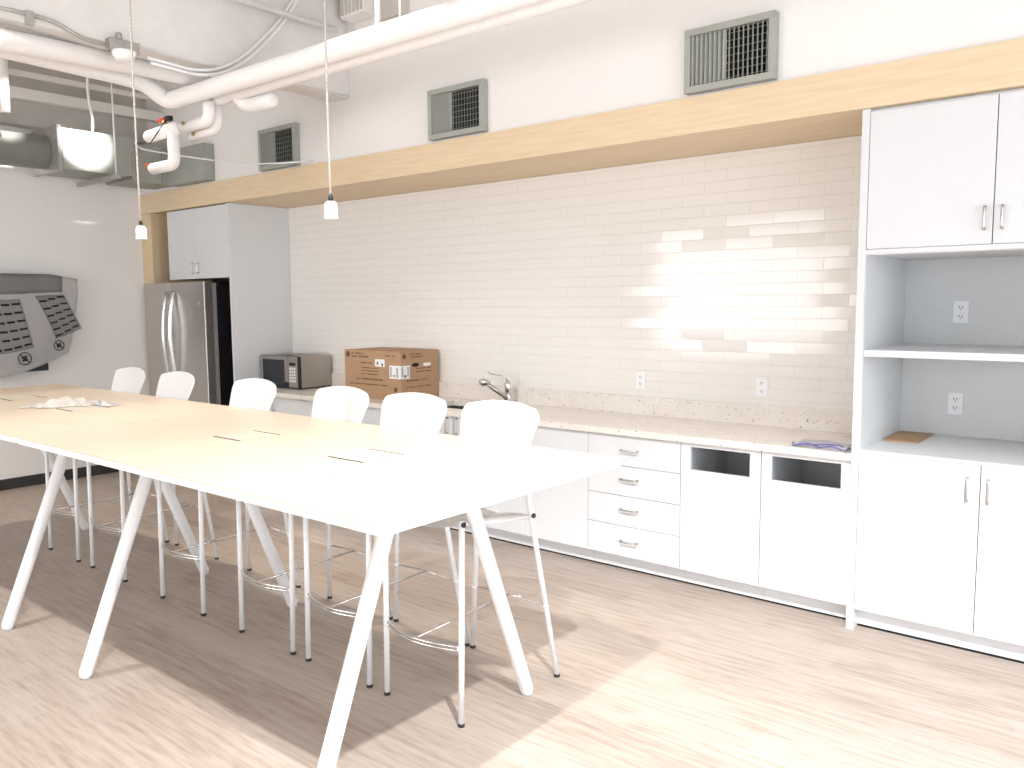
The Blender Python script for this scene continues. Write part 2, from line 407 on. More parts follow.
# fridge surround: panel + upper cabinet
t = thing('fridge_cabinet', 'tall white end panel with a two-door cabinet above the refrigerator', 'cabinet', (-7.3, -.3, 0))
at(t, B().m('cabinet').box(XP - .03, XP, DC, -.002, 0, 2.60, .001).make('side_panel'))
at(t, B().m('cabinet').box(-7.90, XP - .031, DC + .022, -.03, 1.935, 2.59).make('carcass'))
xm = -7.395
for (d0, d1, hx) in ((-7.90, xm, -7.445), (xm, XP - .031, -7.345)):
    d = at(t, B().m('cabinet').box(d0 + .002, d1 - .002, DC, DC + .02, 1.93, 2.592, .0015).make('door'))
    pull_bar(hx, DC, 2.03, .09, False).make('handle', d)
struct(B().m('dark').box(-8.168, XP - .032, -.019, -.002, 0, 2.6).make('recess_shade_back'))  # near-black sheet painting the shade at the back of the fridge recess

# refrigerator
t = thing('refrigerator', 'stainless french-door refrigerator standing in the oak surround', 'refrigerator', (-7.7, -.4, 0))
FX0, FX1, FY = -8.165, -7.17, -.70
FX0 = -8.30
at(t, B().m('blackplastic').box(-8.15, FX1 - .012, -.56, -.03, .02, 1.86, .004).m('blackplastic').box(-8.1, FX1 - .05, -.54, -.1, 0, .02).make('body'))  # black body colour also holds the shade of the gap beside the fridge
seam = -7.806
for (d0, d1) in ((FX0, seam - .003), (seam + .003, FX1)):
    d = B().m('steel').box(d0, d1, FY - .012, FY + .075, .72, 1.90, .008)
    d.m('steel_side').box(d0 + .004, d1 - .004, FY + .06, FY + .12, .725, 1.888)
    d = at(t, d.make('door'))
    hx = d1 - .022 if d0 < -8 else d0 + .10
    zz = [1.80 - .86 * i / 10 for i in range(11)]
    pts = [(hx, FY - .01, 1.80)] + [(hx, FY - .035 - .045 * math.sin(PI * i / 10), zz[i]) for i in range(11)] + [(hx, FY - .01, .94)]
    B().m('chrome')  .tube(pts, .016 if d0 < -8 else .021, 10).make('handle', d)
lg = at(t, B().m('chrome').lathe([(.028, 0), (.028, .003), (.02, .005)], (-7.27, FY - .0125, 1.70), 'Y').make('badge'))
lg.matrix_parent_inverse = Matrix.Translation(-Vector(t.location))
fz = at(t, B().m('steel').box(FX0, FX1, FY - .012, FY + .075, .06, .71, .008).make('freezer_drawer'))
B().m('chrome').tube([(FX0 + .06, FY - .01, .62), (FX0 + .06, FY - .05, .62), (FX1 - .06, FY - .05, .62), (FX1 - .06, FY - .01, .62)], .014, 10).make('handle', fz)
at(t, B().m('blackplastic').box(-8.12, FX1 - .02, FY + .08, FY + .16, 1.865, 1.89).make('hinge_cover'))

# microwave
mx0, mx1, my0, my1, mz0, mz1 = -6.775, -6.195, -.39, .0, .922, 1.208
my1 = -.025
t = thing('microwave', 'stainless countertop microwave beside the tall fridge panel', 'microwave', ((mx0 + mx1) / 2, -.2, .91))
at(t, B().m('steelbox').box(mx0, mx1, my0 + .03, my1, mz0, mz1, .004).make('shell'))
at(t, B().m('blackplastic').box(mx0, mx1, my0 + .006, my0 + .031, mz0 - .002, mz1 + .001, .002).make('front_bezel'))
d = at(t, B().m('steelbox').box(mx0 + .004, mx1 - .16, my0, my0 + .008, mz1 - .035, mz1 - .001).box(mx0 + .004, mx0 + .03, my0, my0 + .008, mz0, mz1 - .035).box(mx1 - .21, mx1 - .155, my0, my0 + .008, mz0 + .05, mz1 - .035)
       .m('glassdark').box(mx0 + .03, mx1 - .21, my0 + .001, my0 + .008, mz0 + .004, mz1 - .035).make('door'))
p = at(t, B().m('steelbox').box(mx1 - .15, mx1 - .02, my0, my0 + .008, mz0 + .002, mz1 - .002).make('control_panel'))
B().m('glassdark').box(mx1 - .135, mx1 - .045, my0 - .0015, my0, mz1 - .085, mz1 - .055).make('display', p)
for r_ in range(5):
    for c_ in range(3):
        B().m('label').box(mx1 - .135 + c_ * .032, mx1 - .112 + c_ * .032, my0 - .0015, my0, mz1 - .12 - r_ * .028, mz1 - .102 - r_ * .028).make('button', p)
for fx_ in (mx0 + .05, mx1 - .05):
    for fy_ in (my0 + .06, my1 - .05):
        at(t, B().m('rubber').lathe([(.014, 0), (.014, .012)], (fx_, fy_, .9102), seg=12).make('foot'))
o = B().m('rubber').tube(bend([(mx1 - .03, -.045, .918), (mx1 + .03, -.05, .917), (mx1 + .09, -.10, .917), (mx1 + .15, -.06, .917), (mx1 + .2, -.035, .92)], .03), .0055, 8).make('power_cord')
at(t, o)
o = B().m('paper').grid(lambda u, v: Vector((mx1 - .40 + .30 * u, -.33 + .2 * v, 1.211 + .016 * abs(math.sin(7 * u + 3 * v)) * (1 - abs(2 * u - 1)))), 12, 7, .001).make('plastic_wrap')
tag(o, 'crinkled pale plastic wrap lying on top of the microwave', 'plastic wrap')

# cardboard box
bx0, bx1, by0, by1, bz = -5.475, -4.795, -.45, -.026, 1.302
t = thing('cardboard_box', 'brown cardboard appliance box with white shipping labels on the worktop', 'box', ((bx0 + bx1) / 2, -.2, .91))
at(t, B().m('card').box(bx0, bx1, by0, by1, .9105, bz, .003).make('carton'))
b = B().m('print')
def fx_(x0, x1, z0, z1, d=.0006): b.box(bx0 + x0, bx0 + x1, by0 - d, by0, .91 + z0, .91 + z1)
b.lathe([(.024, 0), (.024, .0008)], (bx0 + .045, by0 - .0008, 1.265), 'Y')
rnd = random.Random(3)
def words(x0, x1, z, h, side=False):
    x = x0
    while x < x1:
        wd = rnd.uniform(.3, .8) * h
        if side: b.box(bx1, bx1 + .0006, x, min(x + wd, x1), z, z + h)
        else: b.box(x, min(x + wd, x1), by0 - .0006, by0, z, z + h)
        x += wd + .25 * h + (h if rnd.random() < .12 else 0)
words(bx0 + .09, bx0 + .25, 1.268, .013); words(bx0 + .09, bx0 + .30, 1.243, .013)
words(bx0 + .19, bx0 + .34, 1.195, .012)
for k_, zz in enumerate((1.155, 1.13, 1.105)): words(bx0 + .21, bx0 + .42, zz, .009)
words(bx0 + .15, bx0 + .47, 1.06, .014); words(bx0 + .06, bx0 + .52, 1.02, .010); words(bx0 + .5, bx0 + .62, 1.26, .010)
b.box(bx0 + .60, bx0 + .635, by0 - .0006, by0, .98, 1.015)
words(by0 + .10, by0 + .22, 1.27, .011, True); words(by0 + .10, by0 + .25, 1.25, .009, True)
words(by0 + .17, by0 + .34, 1.155, .009, True); words(by0 + .17, by0 + .34, 1.13, .009, True); words(by0 + .06, by0 + .30, 1.06, .012, True); words(by0 + .06, by0 + .33, 1.01, .009, True)
at(t, b.make('printing'))
at(t, B().m('print').lathe([(.02, 0), (.02, .0008)], (bx1, by0 + .04, 1.262), 'X').make('printed_badge'))
at(t, B().m('dark').prism([(by0 + .16 + .04 * math.cos(a) * 1.0, 1.19 + .016 * math.sin(a)) for a in [2 * PI * k / 20 for k in range(20)]], 'X', bx1 - .001, bx1 + .0008).make('hand_hole'))
lb = B().m('label').box(bx1 - .30, bx1 - .185, by0 - .0012, by0 - .0006, 1.175, 1.235)
lb.m('barcode').box(bx1 - .278, bx1 - .262, by0 - .0016, by0 - .0012, 1.19, 1.212).box(bx1 - .225, bx1 - .205, by0 - .0016, by0 - .0012, 1.182, 1.2)
at(t, lb.make('small_label'))
lb = B().m('label').box(bx1 - .13, bx1 + .0012, by0 - .0014, by0 - .0007, 1.085, 1.19).box(bx1 + .0006, bx1 + .0014, by0 - .0014, by0 + .095, 1.085, 1.19)
lb.m('barcode')
for i in range(9):
    lb.box(bx1 - .120, bx1 - .105, by0 - .0019, by0 - .0014, 1.10 + i * .009, 1.105 + i * .009)
    lb.box(bx1 - .05, bx1 - .03, by0 - .0019, by0 - .0014, 1.095 + i * .009, 1.1 + i * .009)
    lb.box(bx1 + .0014, bx1 + .0019, by0 + .008, by0 + .026, 1.10 + i * .009, 1.105 + i * .009)
    lb.box(bx1 + .0014, bx1 + .0019, by0 + .07, by0 + .085, 1.10 + i * .009, 1.105 + i * .009)
lb.box(bx1 + .0014, bx1 + .0019, by0 + .036, by0 + .056, 1.095, 1.115).box(bx1 - .085, bx1 - .07, by0 - .0019, by0 - .0014, 1.10, 1.115)
at(t, lb.make('shipping_label'))
at(t, B().m('label').box(bx1, bx1 + .0012, by0 + .25, by0 + .33, 1.175, 1.2).make('strip_label'))

# folded cloth on the worktop
def cl(u, v):
    x = -1.60 + .28 * u
    return Vector((x, -.62 + .17 * v + .02 * math.sin(5 * u), .913 + .022 * (1 - (2 * v - 1) ** 6) * (1 - .15 * math.sin(9 * u)) * (1 if u > .03 else .6)))
t = thing('folded_cloth', 'folded white and violet cloth at the right end of the worktop', 'cloth', (-1.46, -.55, .911))
at(t, B().m('cloth').grid(cl, 22, 12, -.003).make('cloth'))
at(t, B().m('clothtrim').tube([(-1.60 + .28 * i / 14, -.622 + .02 * math.sin(5 * i / 14), .918 + .014 * abs(math.sin(i * .45))) for i in range(15)], .0035, 6).make('hem'))
at(t, B().m('clothtrim').tube([(-1.60, -.60, .935), (-1.606, -.61, .925), (-1.60, -.622, .917), (-1.52, -.615, .928), (-1.44, -.605, .936), (-1.36, -.6, .938), (-1.325, -.61, .925), (-1.318, -.615, .916)], .0035, 6).make('fold_edge'))

# outlets
def outlet(label, x, y, z, grp):
    t = thing('wall_outlet', label, 'outlet', (x, y, z), grp)
    at(t, B().m('plastic').box(x - .037, x + .037, y - .007, y - .0005, z - .06, z + .06, .002).make('cover_plate'))
    for s_ in (.024, -.024):
        r = B().m('plastic').box(x - .018, x + .018, y - .009, y - .0072, z + s_ - .017, z + s_ + .017, .0006)
        r.m('dark').box(x - .009, x - .006, y - .0096, y - .009, z + s_ - .004, z + s_ + .008).box(x + .006, x + .009, y - .0096, y - .009, z + s_ - .004, z + s_ + .008)
        r.lathe([(.003, 0), (.003, .0006)], (x, y - .0096, z + s_ - .010), 'Y', 8)
        at(t, r.make('receptacle'))
outlet('white double outlet on the tiles, nearer the faucet', -2.89, 0, 1.145, 'outlets on the tiled wall')
outlet('white double outlet on the tiles, above the bin cabinets', -2.03, 0, 1.15, 'outlets on the tiled wall')
outlet('white double outlet in the upper open niche of the tall cabinet', -.965, .10, 1.613, 'outlets in the niches')
outlet('white double outlet in the lower open niche of the tall cabinet', -.972, .10, 1.113, 'outlets in the niches')

# ------------------------------------------------------------------ vents on the bulkhead
def vent(label, x0, x1, turn):
    z0, z1, y0 = 2.815, 3.15, BH - .055
    t = thing('wall_vent', label, 'vent', ((x0 + x1) / 2, BH, (z0 + z1) / 2), 'grey air vents above the oak beam')
    y1 = BH - .001; e = .035
    fr = B().m('vent')
    fr.box(x0, x1, y0, y1, z0, z0 + e, .003); fr.box(x0, x1, y0, y1, z1 - e, z1, .003)
    fr.box(x0, x0 + e, y0, y1, z0 + e, z1 - e, .003); fr.box(x1 - e, x1, y0, y1, z0 + e, z1 - e, .003)
    at(t, fr.make('frame'))
    at(t, B().m('dark').box(x0 + e, x1 - e, y1 - .006, y1, z0 + e, z1 - e).make('opening'))
    n = 17; cross = B().m('vent')
    for i in range(7):
        z = z0 + e + (z1 - z0 - 2 * e) * (i + .5) / 7
        cross.box(x0 + e, x1 - e, y0 + .034, y0 + .044, z - .0012, z + .0012)
    at(t, cross.make('cross_bars'))
    for i in range(n):
        x = x0 + e + (x1 - x0 - 2 * e) * (i + .5) / n
        ang = math.radians(turn[0] if i < n * turn[2] else turn[1])
        at(t, B().m('vent').box(x - .001, x + .001, y0 + .006, y0 + .03, z0 + e + .001, z1 - e - .001, rot=Matrix.Rotation(ang, 3, 'Z')).make('blade'))
vent('grey slatted wall vent nearest the tall cabinet, the largest in view', -2.225, -1.715, (-38, 38, .42))
vent('grey slatted wall vent, the middle one of three above the oak beam', -4.20, -3.69, (-30, 45, .36))
vent('grey slatted wall vent, farthest of three, beside the pipes', -6.235, -5.725, (-20, 50, .4))
for (x, z) in ((-4.0, 3.215), (-1.64, 3.06)):
    pass

# ------------------------------------------------------------------ meeting tables
def table(label, cx, L):
    y0, y1, yc = -3.43, -2.17, -2.80
    ztop, th = 1.075, .03
    t = thing('bar_height_table', label, 'table', (cx, yc, 0), 'bar-height tables end to end')
    b = B().m('tabletop').prism(rounded_rect(cx - L / 2, cx + L / 2, y0, y1, .035), 'Z', ztop - .004, ztop)
    b.m('tableedge').prism(rounded_rect(cx - L / 2, cx + L / 2, y0, y1, .035), 'Z', ztop - th, ztop - .004)
    at(t, b.make('tabletop'))
    zu = ztop - th
    for sx in (-1, 1):
        fxx = cx + sx * .835
        for sy in (-1, 1):
            lg = B().m('powder')
            p0 = Vector((fxx, yc + sy * .57, .0)); p1 = Vector((fxx, yc + sy * .17, zu - .012))
            lg.tube([p0 + Vector((0, 0, .0)), p0 + (p1 - p0) * .02, p0 + (p1 - p0) * .5, p1], [.022, .030, .030, .030], 16)
            at(t, lg.make('leg'))
        at(t, B().m('powder').box(fxx - .035, fxx + .035, yc - .3, yc + .3, zu - .012, zu, .002).make('leg_bracket'))
    at(t, B().m('powder').box(cx - .80, cx + .80, yc - .03, yc + .03, zu - .05, zu - .012, .003).make('stretcher'))
    for sx in (-1, 1):
        hx = cx + sx * (L / 2 - .855)
        hb = B().m('dark').box(hx - .108, hx + .108, yc - .062, yc - .050, ztop - .002, ztop + .0006)
        hb.box(hx - .108, hx + .108, yc + .149, yc + .161, ztop - .002, ztop + .0006)
        hb.m('lid').box(hx - .105, hx + .105, yc - .048, yc + .038, ztop, ztop + .0015)
        hb.box(hx - .105, hx + .105, yc + .062, yc + .147, ztop, ztop + .0015)
        hb.m('tabletop').box(hx - .105, hx + .105, yc + .038, yc + .062, ztop, ztop + .0018)
        at(t, hb.make('cable_hatch'))
    return t
table('long maple-topped bar-height table on splayed white legs, nearest the camera', -2.965, 2.55)
table('long maple-topped bar-height table with wrapping on it, far end by the left wall', -5.545, 2.60)

# crumpled wrapping on the far table
t = thing('crumpled_wrapping', 'crumpled pale plastic and paper wrapping lying on the far table', 'wrapping', (-5.25, -2.78, 1.076))
rw = random.Random(5)
def crumple(cx, cy, lx, ly, h, sd, ang):
    r_ = random.Random(sd); ph = [r_.uniform(0, 6) for _ in range(8)]; ca, sa = math.cos(ang), math.sin(ang)
    def fn(u, v):
        a, b_ = (u - .5) * lx, (v - .5) * ly
        env = max(0, 1 - abs(2 * u - 1) ** 3) * max(0, 1 - abs(2 * v - 1) ** 3)
        z = h * env * (.45 + .3 * abs(math.sin(6 * u + ph[0] + 3 * v)) + .25 * abs(math.sin(11 * v + ph[1] - 5 * u)) + .15 * math.sin(17 * u + 13 * v + ph[2]))
        a += .02 * math.sin(9 * v + ph[3]); b_ += .02 * math.sin(8 * u + ph[4])
        return Vector((cx + a * ca - b_ * sa, cy + a * sa + b_ * ca, 1.0795 + max(z, 0)))
    return fn
at(t, B().m('paper').grid(crumple(-5.26, -2.78, .26, .10, .055, 1, 1.0), 22, 18, .001).make('crumpled_sheet'))
at(t, B().m('film').grid(crumple(-5.16, -2.62, .26, .07, .03, 2, .3), 22, 14, .001).make('crumpled_sheet'))
at(t, B().m('paper').grid(crumple(-5.36, -2.90, .14, .09, .022, 3, .6), 16, 12, .001).make('crumpled_sheet'))

# ------------------------------------------------------------------ stools
def make_stool():
    t = thing('bar_stool', '', 'stool', (0, 0, 0), 'white stools along the far side of the tables')
    # local frame: +Y towards the kitchen (back of the stool); origin on the floor at seat centre
    YFt, YRr = -.30, .295          # feet rows
    for sx in (-1, 1):
        lg = B().m('powder').tube([(sx * .218, YFt, .012), (sx * .222, YFt + .015, .835)], .0125, 12)
        lo = lg.make('leg', t)
        B().m('rubber').lathe([(.0135, 0), (.014, .003), (.0135, .014)], (sx * .218, YFt, 0), seg=12).make('rubber_tip', lo)
        B().m('rubber').lathe([(.011, 0), (.011, .008)], (sx * .222 - .004 + (.0125 if sx > 0 else -.0125), YFt + .012, .823), 'X', 10).make('bolt', lo)
        lg = B().m('powder').tube([(sx * .255, YRr, .012), (sx * .158, .235, .745), (sx * .150, .222, .86), (sx * .150, .180, .98)], [.0125, .0125, .0125, .011], 12)
        lo = lg.make('leg', t)
        B().m('rubber').lathe([(.0135, 0), (.014, .003), (.0135, .014)], (sx * .255, YRr, 0), seg=12).make('rubber_tip', lo)
        B().m('rubber').lathe([(.011, 0), (.011, .008)], (sx * .158 + (.0125 if sx > 0 else -.0205), .235, .742), 'X', 10).make('bolt', lo)
    def seat(u, v):
        hw = .208 - .045 * v ** 1.5
        x = (2 * u - 1)
        y = -.315 + .52 * v
        z = .826 - .076 * v - .024 * (1 - x * x) + .026 * x ** 4 * math.sin(PI * v ** 1.4) - .012 * max(0, (.12 - v) / .12) ** 2
        if v < .12: y += .0
        y += .02 * x * x * (1 - v)
        return Vector((x * hw, y, z))
    B().m('plastic').grid(seat, 13, 14, -.012).make('seat', t, sub=1)
    B().m('powder').tube([(-.222, YFt + .015, .823), (-.19, -.02, .775), (-.158, .235, .735)], .009, 8).tube([(.222, YFt + .015, .823), (.19, -.02, .775), (.158, .235, .735)], .009, 8).tube([(-.158, .235, .735), (0, .245, .715), (.158, .235, .735)], .009, 8).make('seat_frame', t)
    # moulded back shell
    outline = []
    zb_, zt_ = .945, 1.245
    def back(u, v):
        x = 2 * u - 1; r_ = .034
        hw = .180 + .048 * min(v * 1.1, 1.0)
        e = max(0., abs(x) * hw - (hw - r_)); drop = r_ - math.sqrt(max(r_ * r_ - e * e, 0.)) * 1.0
        top = zt_ - .030 * x * x - drop * .85
        bot = zb_ + drop * .6
        return Vector((x * hw, (.168 + .085 * v) - .04 * x * x, bot + (top - bot) * v))
    B().m('plastic').grid(back, 33, 12, .010).make('backrest', t, sub=1)
    fr = B().m('chrome')
    arc = [(-.216 + .432 * i / 12, YFt + .006 - .05 * math.sin(PI * i / 12), .325) for i in range(13)]
    fr.tube(arc, .006, 8); fr.tube([(x, y + .004, z - .017) for x, y, z in arc], .006, 8)
    fr.make('footrest', t)
    B().m('chrome').tube([(-.215, .270, .325), (0, .270, .335), (.215, .270, .325)], .0045, 8).make('rear_crossbar', t)
    B().m('chrome').tube([(0, YFt - .045, .322), (0, .270, .335)], .006, 8).make('centre_bar', t)
    for p in ((-.213, YFt + .006, .317), (.213, YFt + .006, .317), (-.213, .270, .325), (.213, .270, .325)):
        B().m('powder').lathe([(.010, -.010), (.014, -.004), (.014, .006), (.008, .012)], p, seg=12).make('clamp', t)
    return t
proto = make_stool()
xs = [(-6.042 - 5.604) / 2, (-5.4016 - 4.9588) / 2, (-4.5087 - 4.0751) / 2, (-3.7057 - 3.2687) / 2, (-3.15 - 2.7132) / 2, (-2.5996 - 2.1637) / 2]
labs = ['white bar stool farthest from the camera, its back in front of the left wall',
        'white bar stool with its back in front of the refrigerator doors',
        'white bar stool with its back beside the dark gap right of the refrigerator',
        'white bar stool in front of the worktop, between the microwave and the cardboard box',
        'white bar stool with its back in front of the cardboard box, second nearest the camera',
        'white bar stool nearest the camera, in front of the sink and faucet']
for i, x in enumerate(xs):
    o = proto if i == 0 else copy_tree(proto)
    o.location = (x, -2.318, 0); o['label'] = labs[i]

# ------------------------------------------------------------------ wrapped television on the left wall
t = thing('wrapped_television', 'black flat television on the left wall wrapped in printed plastic film', 'television', (XL, -1.95, 1.5))
xs_ = -8.262
at(t, B().m('blackplastic').box(xs_, xs_ + .04, -3.1, -1.70, 1.085, 1.95, .006).make('screen'))
at(t, B().m('blackplastic').box(XL, xs_, -2.6, -1.52, 1.225, 1.75).make('wall_mount'))
def film(u, v):
    e = max(0., (u - .62) / .38); g = max(0., (u - .84) / .16)
    y = -3.12 + (1.735 - .12 * v * v) * u
    zt_, zb_ = 1.975 - .04 * g, 1.04 + .20 * e ** 1.3
    z = zt_ + (zb_ - zt_) * v + .03 * g * math.sin(PI * v)
    x = xs_ + .062 + .008 * math.sin(9 * u + 4 * v) * v + .006 * math.sin(23 * u - 11 * v) - .045 * g
    return Vector((x, y, z))
fm = B().m('film').grid(film, 60, 24, .0008)
fo = at(t, fm.make('plastic_film'))
# printing on the film: sits on the film surface
def onfilm(b, u0, u1, v0, v1, mt, nu=4, nv=3, off=.0025, skew=0):
    b.m(mt).grid(lambda a, c: film(u0 + (u1 - u0) * a + skew * (v0 + (v1 - v0) * c), v0 + (v1 - v0) * c) + Vector((off, 0, 0)), nu, nv, .0004)
b = B(); onfilm(b, .0, .912, -.0, .20, 'filmgrey', 40, 5, .003); b.make('grey_band', fo)
b = B()
cols = [(.451, 4, .30, .085, .163), (.712, 3, .28, .086, .25)]
for c0, n, v0, dv, sk in cols:
    onfilm(b, c0, c0 + n * .0505, v0 - .05, v0 + 5.5 * dv, 'filmstripe', 12, 10, .002, sk)
b.make('grey_stripes', fo)
for c0, n, v0, dv, sk in cols:
    b = B()
    for k_ in range(n):
        for r_ in range(6):
            v = v0 + dv * r_ - (.016 * k_ if c0 > .6 else .004 * k_)
            onfilm(b, c0 + k_ * .0505 + .005, c0 + k_ * .0505 + .044, v, v + .02, 'ink', 5, 2, .0035, sk)
    b.make('black_dashes', fo)
def ring(u, v, r):
    b = B().m('ink')
    c = film(u, v) + Vector((.006, 0, 0)); pts = [c + Vector((0, r * math.cos(a), r * math.sin(a))) for a in [2 * PI * k / 24 for k in range(24)]]
    b.tube(pts, .0045, 6, closed=True)
    b.tube([c + Vector((0, -r * .7, r * .7)), c + Vector((0, r * .7, -r * .7))], .0045, 6)
    for k_ in range(4):
        a = 1 + k_ * 1.5; b.tube([c + Vector((0, r * .5 * math.cos(a), r * .5 * math.sin(a))), c + Vector((0, r * .2 * math.cos(a + 1), r * .2 * math.sin(a + 1)))], .009, 6)
    b.make('printed_symbol', fo)
ring(.735, .86, .055); ring(.925, .85, .045)

# ------------------------------------------------------------------ pendants
def pendant(label, x, y, dx):
    t = thing('pendant_light', label, 'pendant light', (x, y, 2.02), 'bare pendant sockets hanging over the tables')
    pts = [(x, y, 2.10), (x - .004, y, 2.3), (x - .012 + dx * .3, y, 2.8), (x - .01 + dx * .6, y, 3.3), (x + dx, y, H)]
    at(t, B().m('cord').tube(pts, .0045, 8).make('cord'))
    at(t, B().m('blackplastic').lathe([(.010, 0), (.010, .014), (.007, .022), (.005, .026)], (x, y, 2.090)).make('strain_relief'))
    at(t, B().m('porcelain').lathe([(.028, 0), (.0285, .008), (.0265, .014), (.0265, .050), (.024, .062), (.016, .069)], (x, y, 2.020)).make('socket'))
    at(t, B().m('porcelain').lathe([(.05, 0), (.05, .03)], (x + dx, y, H - .03)).make('ceiling_rose'))
    return t
pendant('bare white pendant socket on a twisted cord in front of the oak beam', -2.658, -2.8, .03)
pendant('bare white pendant socket on a twisted cord in front of the left wall', -4.185, -2.8, .03)

# ------------------------------------------------------------------ pipes and services
R = .060
o = B().m('pipe').tube(bend([(XR - .01, -1.825, 3.10), (-5.63, -1.825, 3.10), (-5.60, -1.99, 3.185), (-5.585, -2.13, 3.20), (-5.50, -2.95, 3.20), (-5.50, YF + .01, 3.20)], .10, 6), R, 20).make('insulated_pipe')
tag(o, 'front white insulated ceiling pipe, the one turning at the round corner elbow', 'pipe', 'thick white ceiling pipes')
o = B().m('pipe').tube(bend([(XR - .01, -1.683, 3.10), (-5.36, -1.683, 3.10), (-5.38, -1.683, 3.235), (-5.40, -2.1, 3.235), (-5.17, -3.05, 3.15), (-5.15, YF + .01, 3.15)], .06, 6), R, 20).make('insulated_pipe')
tag(o, 'rear white insulated ceiling pipe, peeking out under and above the front one', 'pipe', 'thick white ceiling pipes')
o = B().m('pipe').tube([(-5.02, -1.66, 3.065), (-4.99, -1.63, 3.02), (-4.94, -1.62, 3.01), (-4.82, -1.62, 3.006), (-4.70, -1.62, 3.005), (-4.676, -1.62, 3.005)], [.05, .05, .05, .05, .048, .03], 16).make('capped_pipe_stub')
tag(o, 'short capped white pipe stub tucked under the thick ceiling pipes', 'pipe')

t = thing('valve_piping', 'white insulated branch pipes with red-handled valves above the fridge corner', 'valve piping', (-5.45, -1.75, 2.9))
at(t, B().m('pipe').tube(bend([(-5.246, -1.746, 3.06), (-5.246, -1.746, 2.93), (-5.577, -1.746, 2.926)], .07, 6), .041, 18).make('branch_pipe'))
at(t, B().m('pipe').tube(bend([(-5.293, -1.659, 3.06), (-5.293, -1.659, 2.90), (-5.609, -1.659, 2.883)], .07, 6), .040, 18).make('branch_pipe'))
at(t, B().m('pipe').tube([(-5.609, -1.77, 2.93), (-6.02, -1.77, 2.918), (-6.05, -1.77, 2.917)], [.044, .044, .032], 18).make('valve_pipe'))
at(t, B().m('pipe').tube(bend([(-5.68, -1.77, 2.92), (-5.68, -1.77, 2.682), (-5.988, -1.77, 2.682)], .065, 6), .041, 18).make('drop_pipe'))
at(t, B().m('brass').tube([(-5.972, -1.77, 2.682), (-6.083, -1.77, 2.685)], .012, 10).lathe([(.016, 0), (.016, .024)], (-6.05, -1.77, 2.685)).make('brass_valve'))
at(t, B().m('red').box(-6.083, -6.02, -1.786, -1.754, 2.713, 2.726, .003).make('valve_handle'))
at(t, B().m('brass').lathe([(.018, 0), (.018, .04)], (-5.79, -1.77, 2.958)).make('valve_stem'))
at(t, B().m('red').box(-5.87, -5.76, -1.785, -1.757, 2.997, 3.021, .006).m('blackplastic').box(-5.76, -5.70, -1.79, -1.753, 2.99, 3.025, .005).make('valve_actuator'))
at(t, B().m('blackplastic').tube([(-5.735, -1.793, 2.994), (-5.81, -1.825, 2.90), (-5.90, -1.825, 2.85), (-5.97, -1.80, 2.86)], .004, 6).make('actuator_cable'))
for (x, z) in ((-5.50, 2.94), (-5.53, 2.885)):
    at(t, B().m('brass').lathe([(.012, 0), (.014, .01)], (x, -1.80 if z > 2.9 else -1.71, z), 'Y', 10).make('gauge_port'))

# fan coil unit and ducts along the left wall
t = thing('fan_coil_unit', 'grey metal fan coil unit hanging in the corner above the refrigerator', 'air unit', (-7.85, -1.3, 3.0))
at(t, B().m('duct').box(-8.13, -7.60, -1.72, -1.12, 2.86, 3.21, .004).make('access_box'))
at(t, B().m('duct').box(-8.13, -7.66, -1.118, -.80, 2.83, 3.16, .004).make('duct_section'))
at(t, B().m('duct').box(-7.655, -7.0, -.76, BH - .002, 2.815, 3.14, .004).box(-8.1, -7.656, -.795, BH - .002, 2.83, 3.14, .004).make('duct_elbow'))
at(t, B().m('galv').box(-8.13, -7.599, -1.76, -1.725, 2.84, 3.23).make('flange')); at(t, B().m('galv').box(-8.13, -7.60, -1.119, -1.1, 2.84, 3.2).make('flange'))
o = at(t, B().m('duct').tube([(-7.87, -1.765, 3.02), (-7.87, -5.5, 3.02)], .145, 24).make('round_duct'))
at(t, B().m('galv').box(-8.2, -7.40, -1.36, -1.32, 2.80, 2.838, .002).make('support_strut'))
o = B().m('conduit').tube([(-7.45, -1.34, 2.84), (-7.45, -1.34, 3.60), (-7.45, -1.34, H)], .008, 8).make('hanger_rod')
tag(o, 'thin white hanger rod beside the lit metal air unit', 'hanger rod')
o = B().m('conduit').box(-7.60, -7.56, -3.4, -.95, 3.57, 3.612, .002).make('strut_channel')
tag(o, 'slim pale strut channel running towards the pipe elbow, above the wider bar', 'strut')
o = B().m('conduit').box(-7.94, -7.86, -4.5, BH - .002, 3.455, 3.545, .004).make('steel_bar')
tag(o, 'wide pale steel bar running above the round duct towards the corner', 'bar')
o = B().m('pipe').tube([(-7.5, -2.19, 3.24), (-7.5, -2.19, H)], .04, 14).make('drop_pipe')
tag(o, 'short white vertical pipe at the left edge above the round duct', 'pipe')
def wire(name, label, cat, pts, r, mt='conduit', rr=.1):
    return tag(B().m(mt).tube(bend(pts, rr, 5), r, 8).make(name), label, cat)
wire('white_cable', 'thin white cable drooping from the air unit to the farthest wall vent', 'cable', [(-7.62, -1.1, 3.20), (-7.473, -1.1, 3.094), (-6.871, -1.1, 2.971), (-6.325, -1.1, 2.868), (-5.9, -1.0, 2.80), (-5.62, -.9, 2.79), (-5.55, -.66, 2.83)], .006, 'plastic', .3)
wire('white_cable', 'bundle of white cables dropping from the ceiling onto the lit air unit', 'cable', [(-7.62, -1.45, 3.215), (-7.60, -1.45, 3.32), (-7.56, -1.5, 3.5), (-7.5, -1.52, 3.75), (-7.5, -1.52, H)], .012, 'plastic', .15)
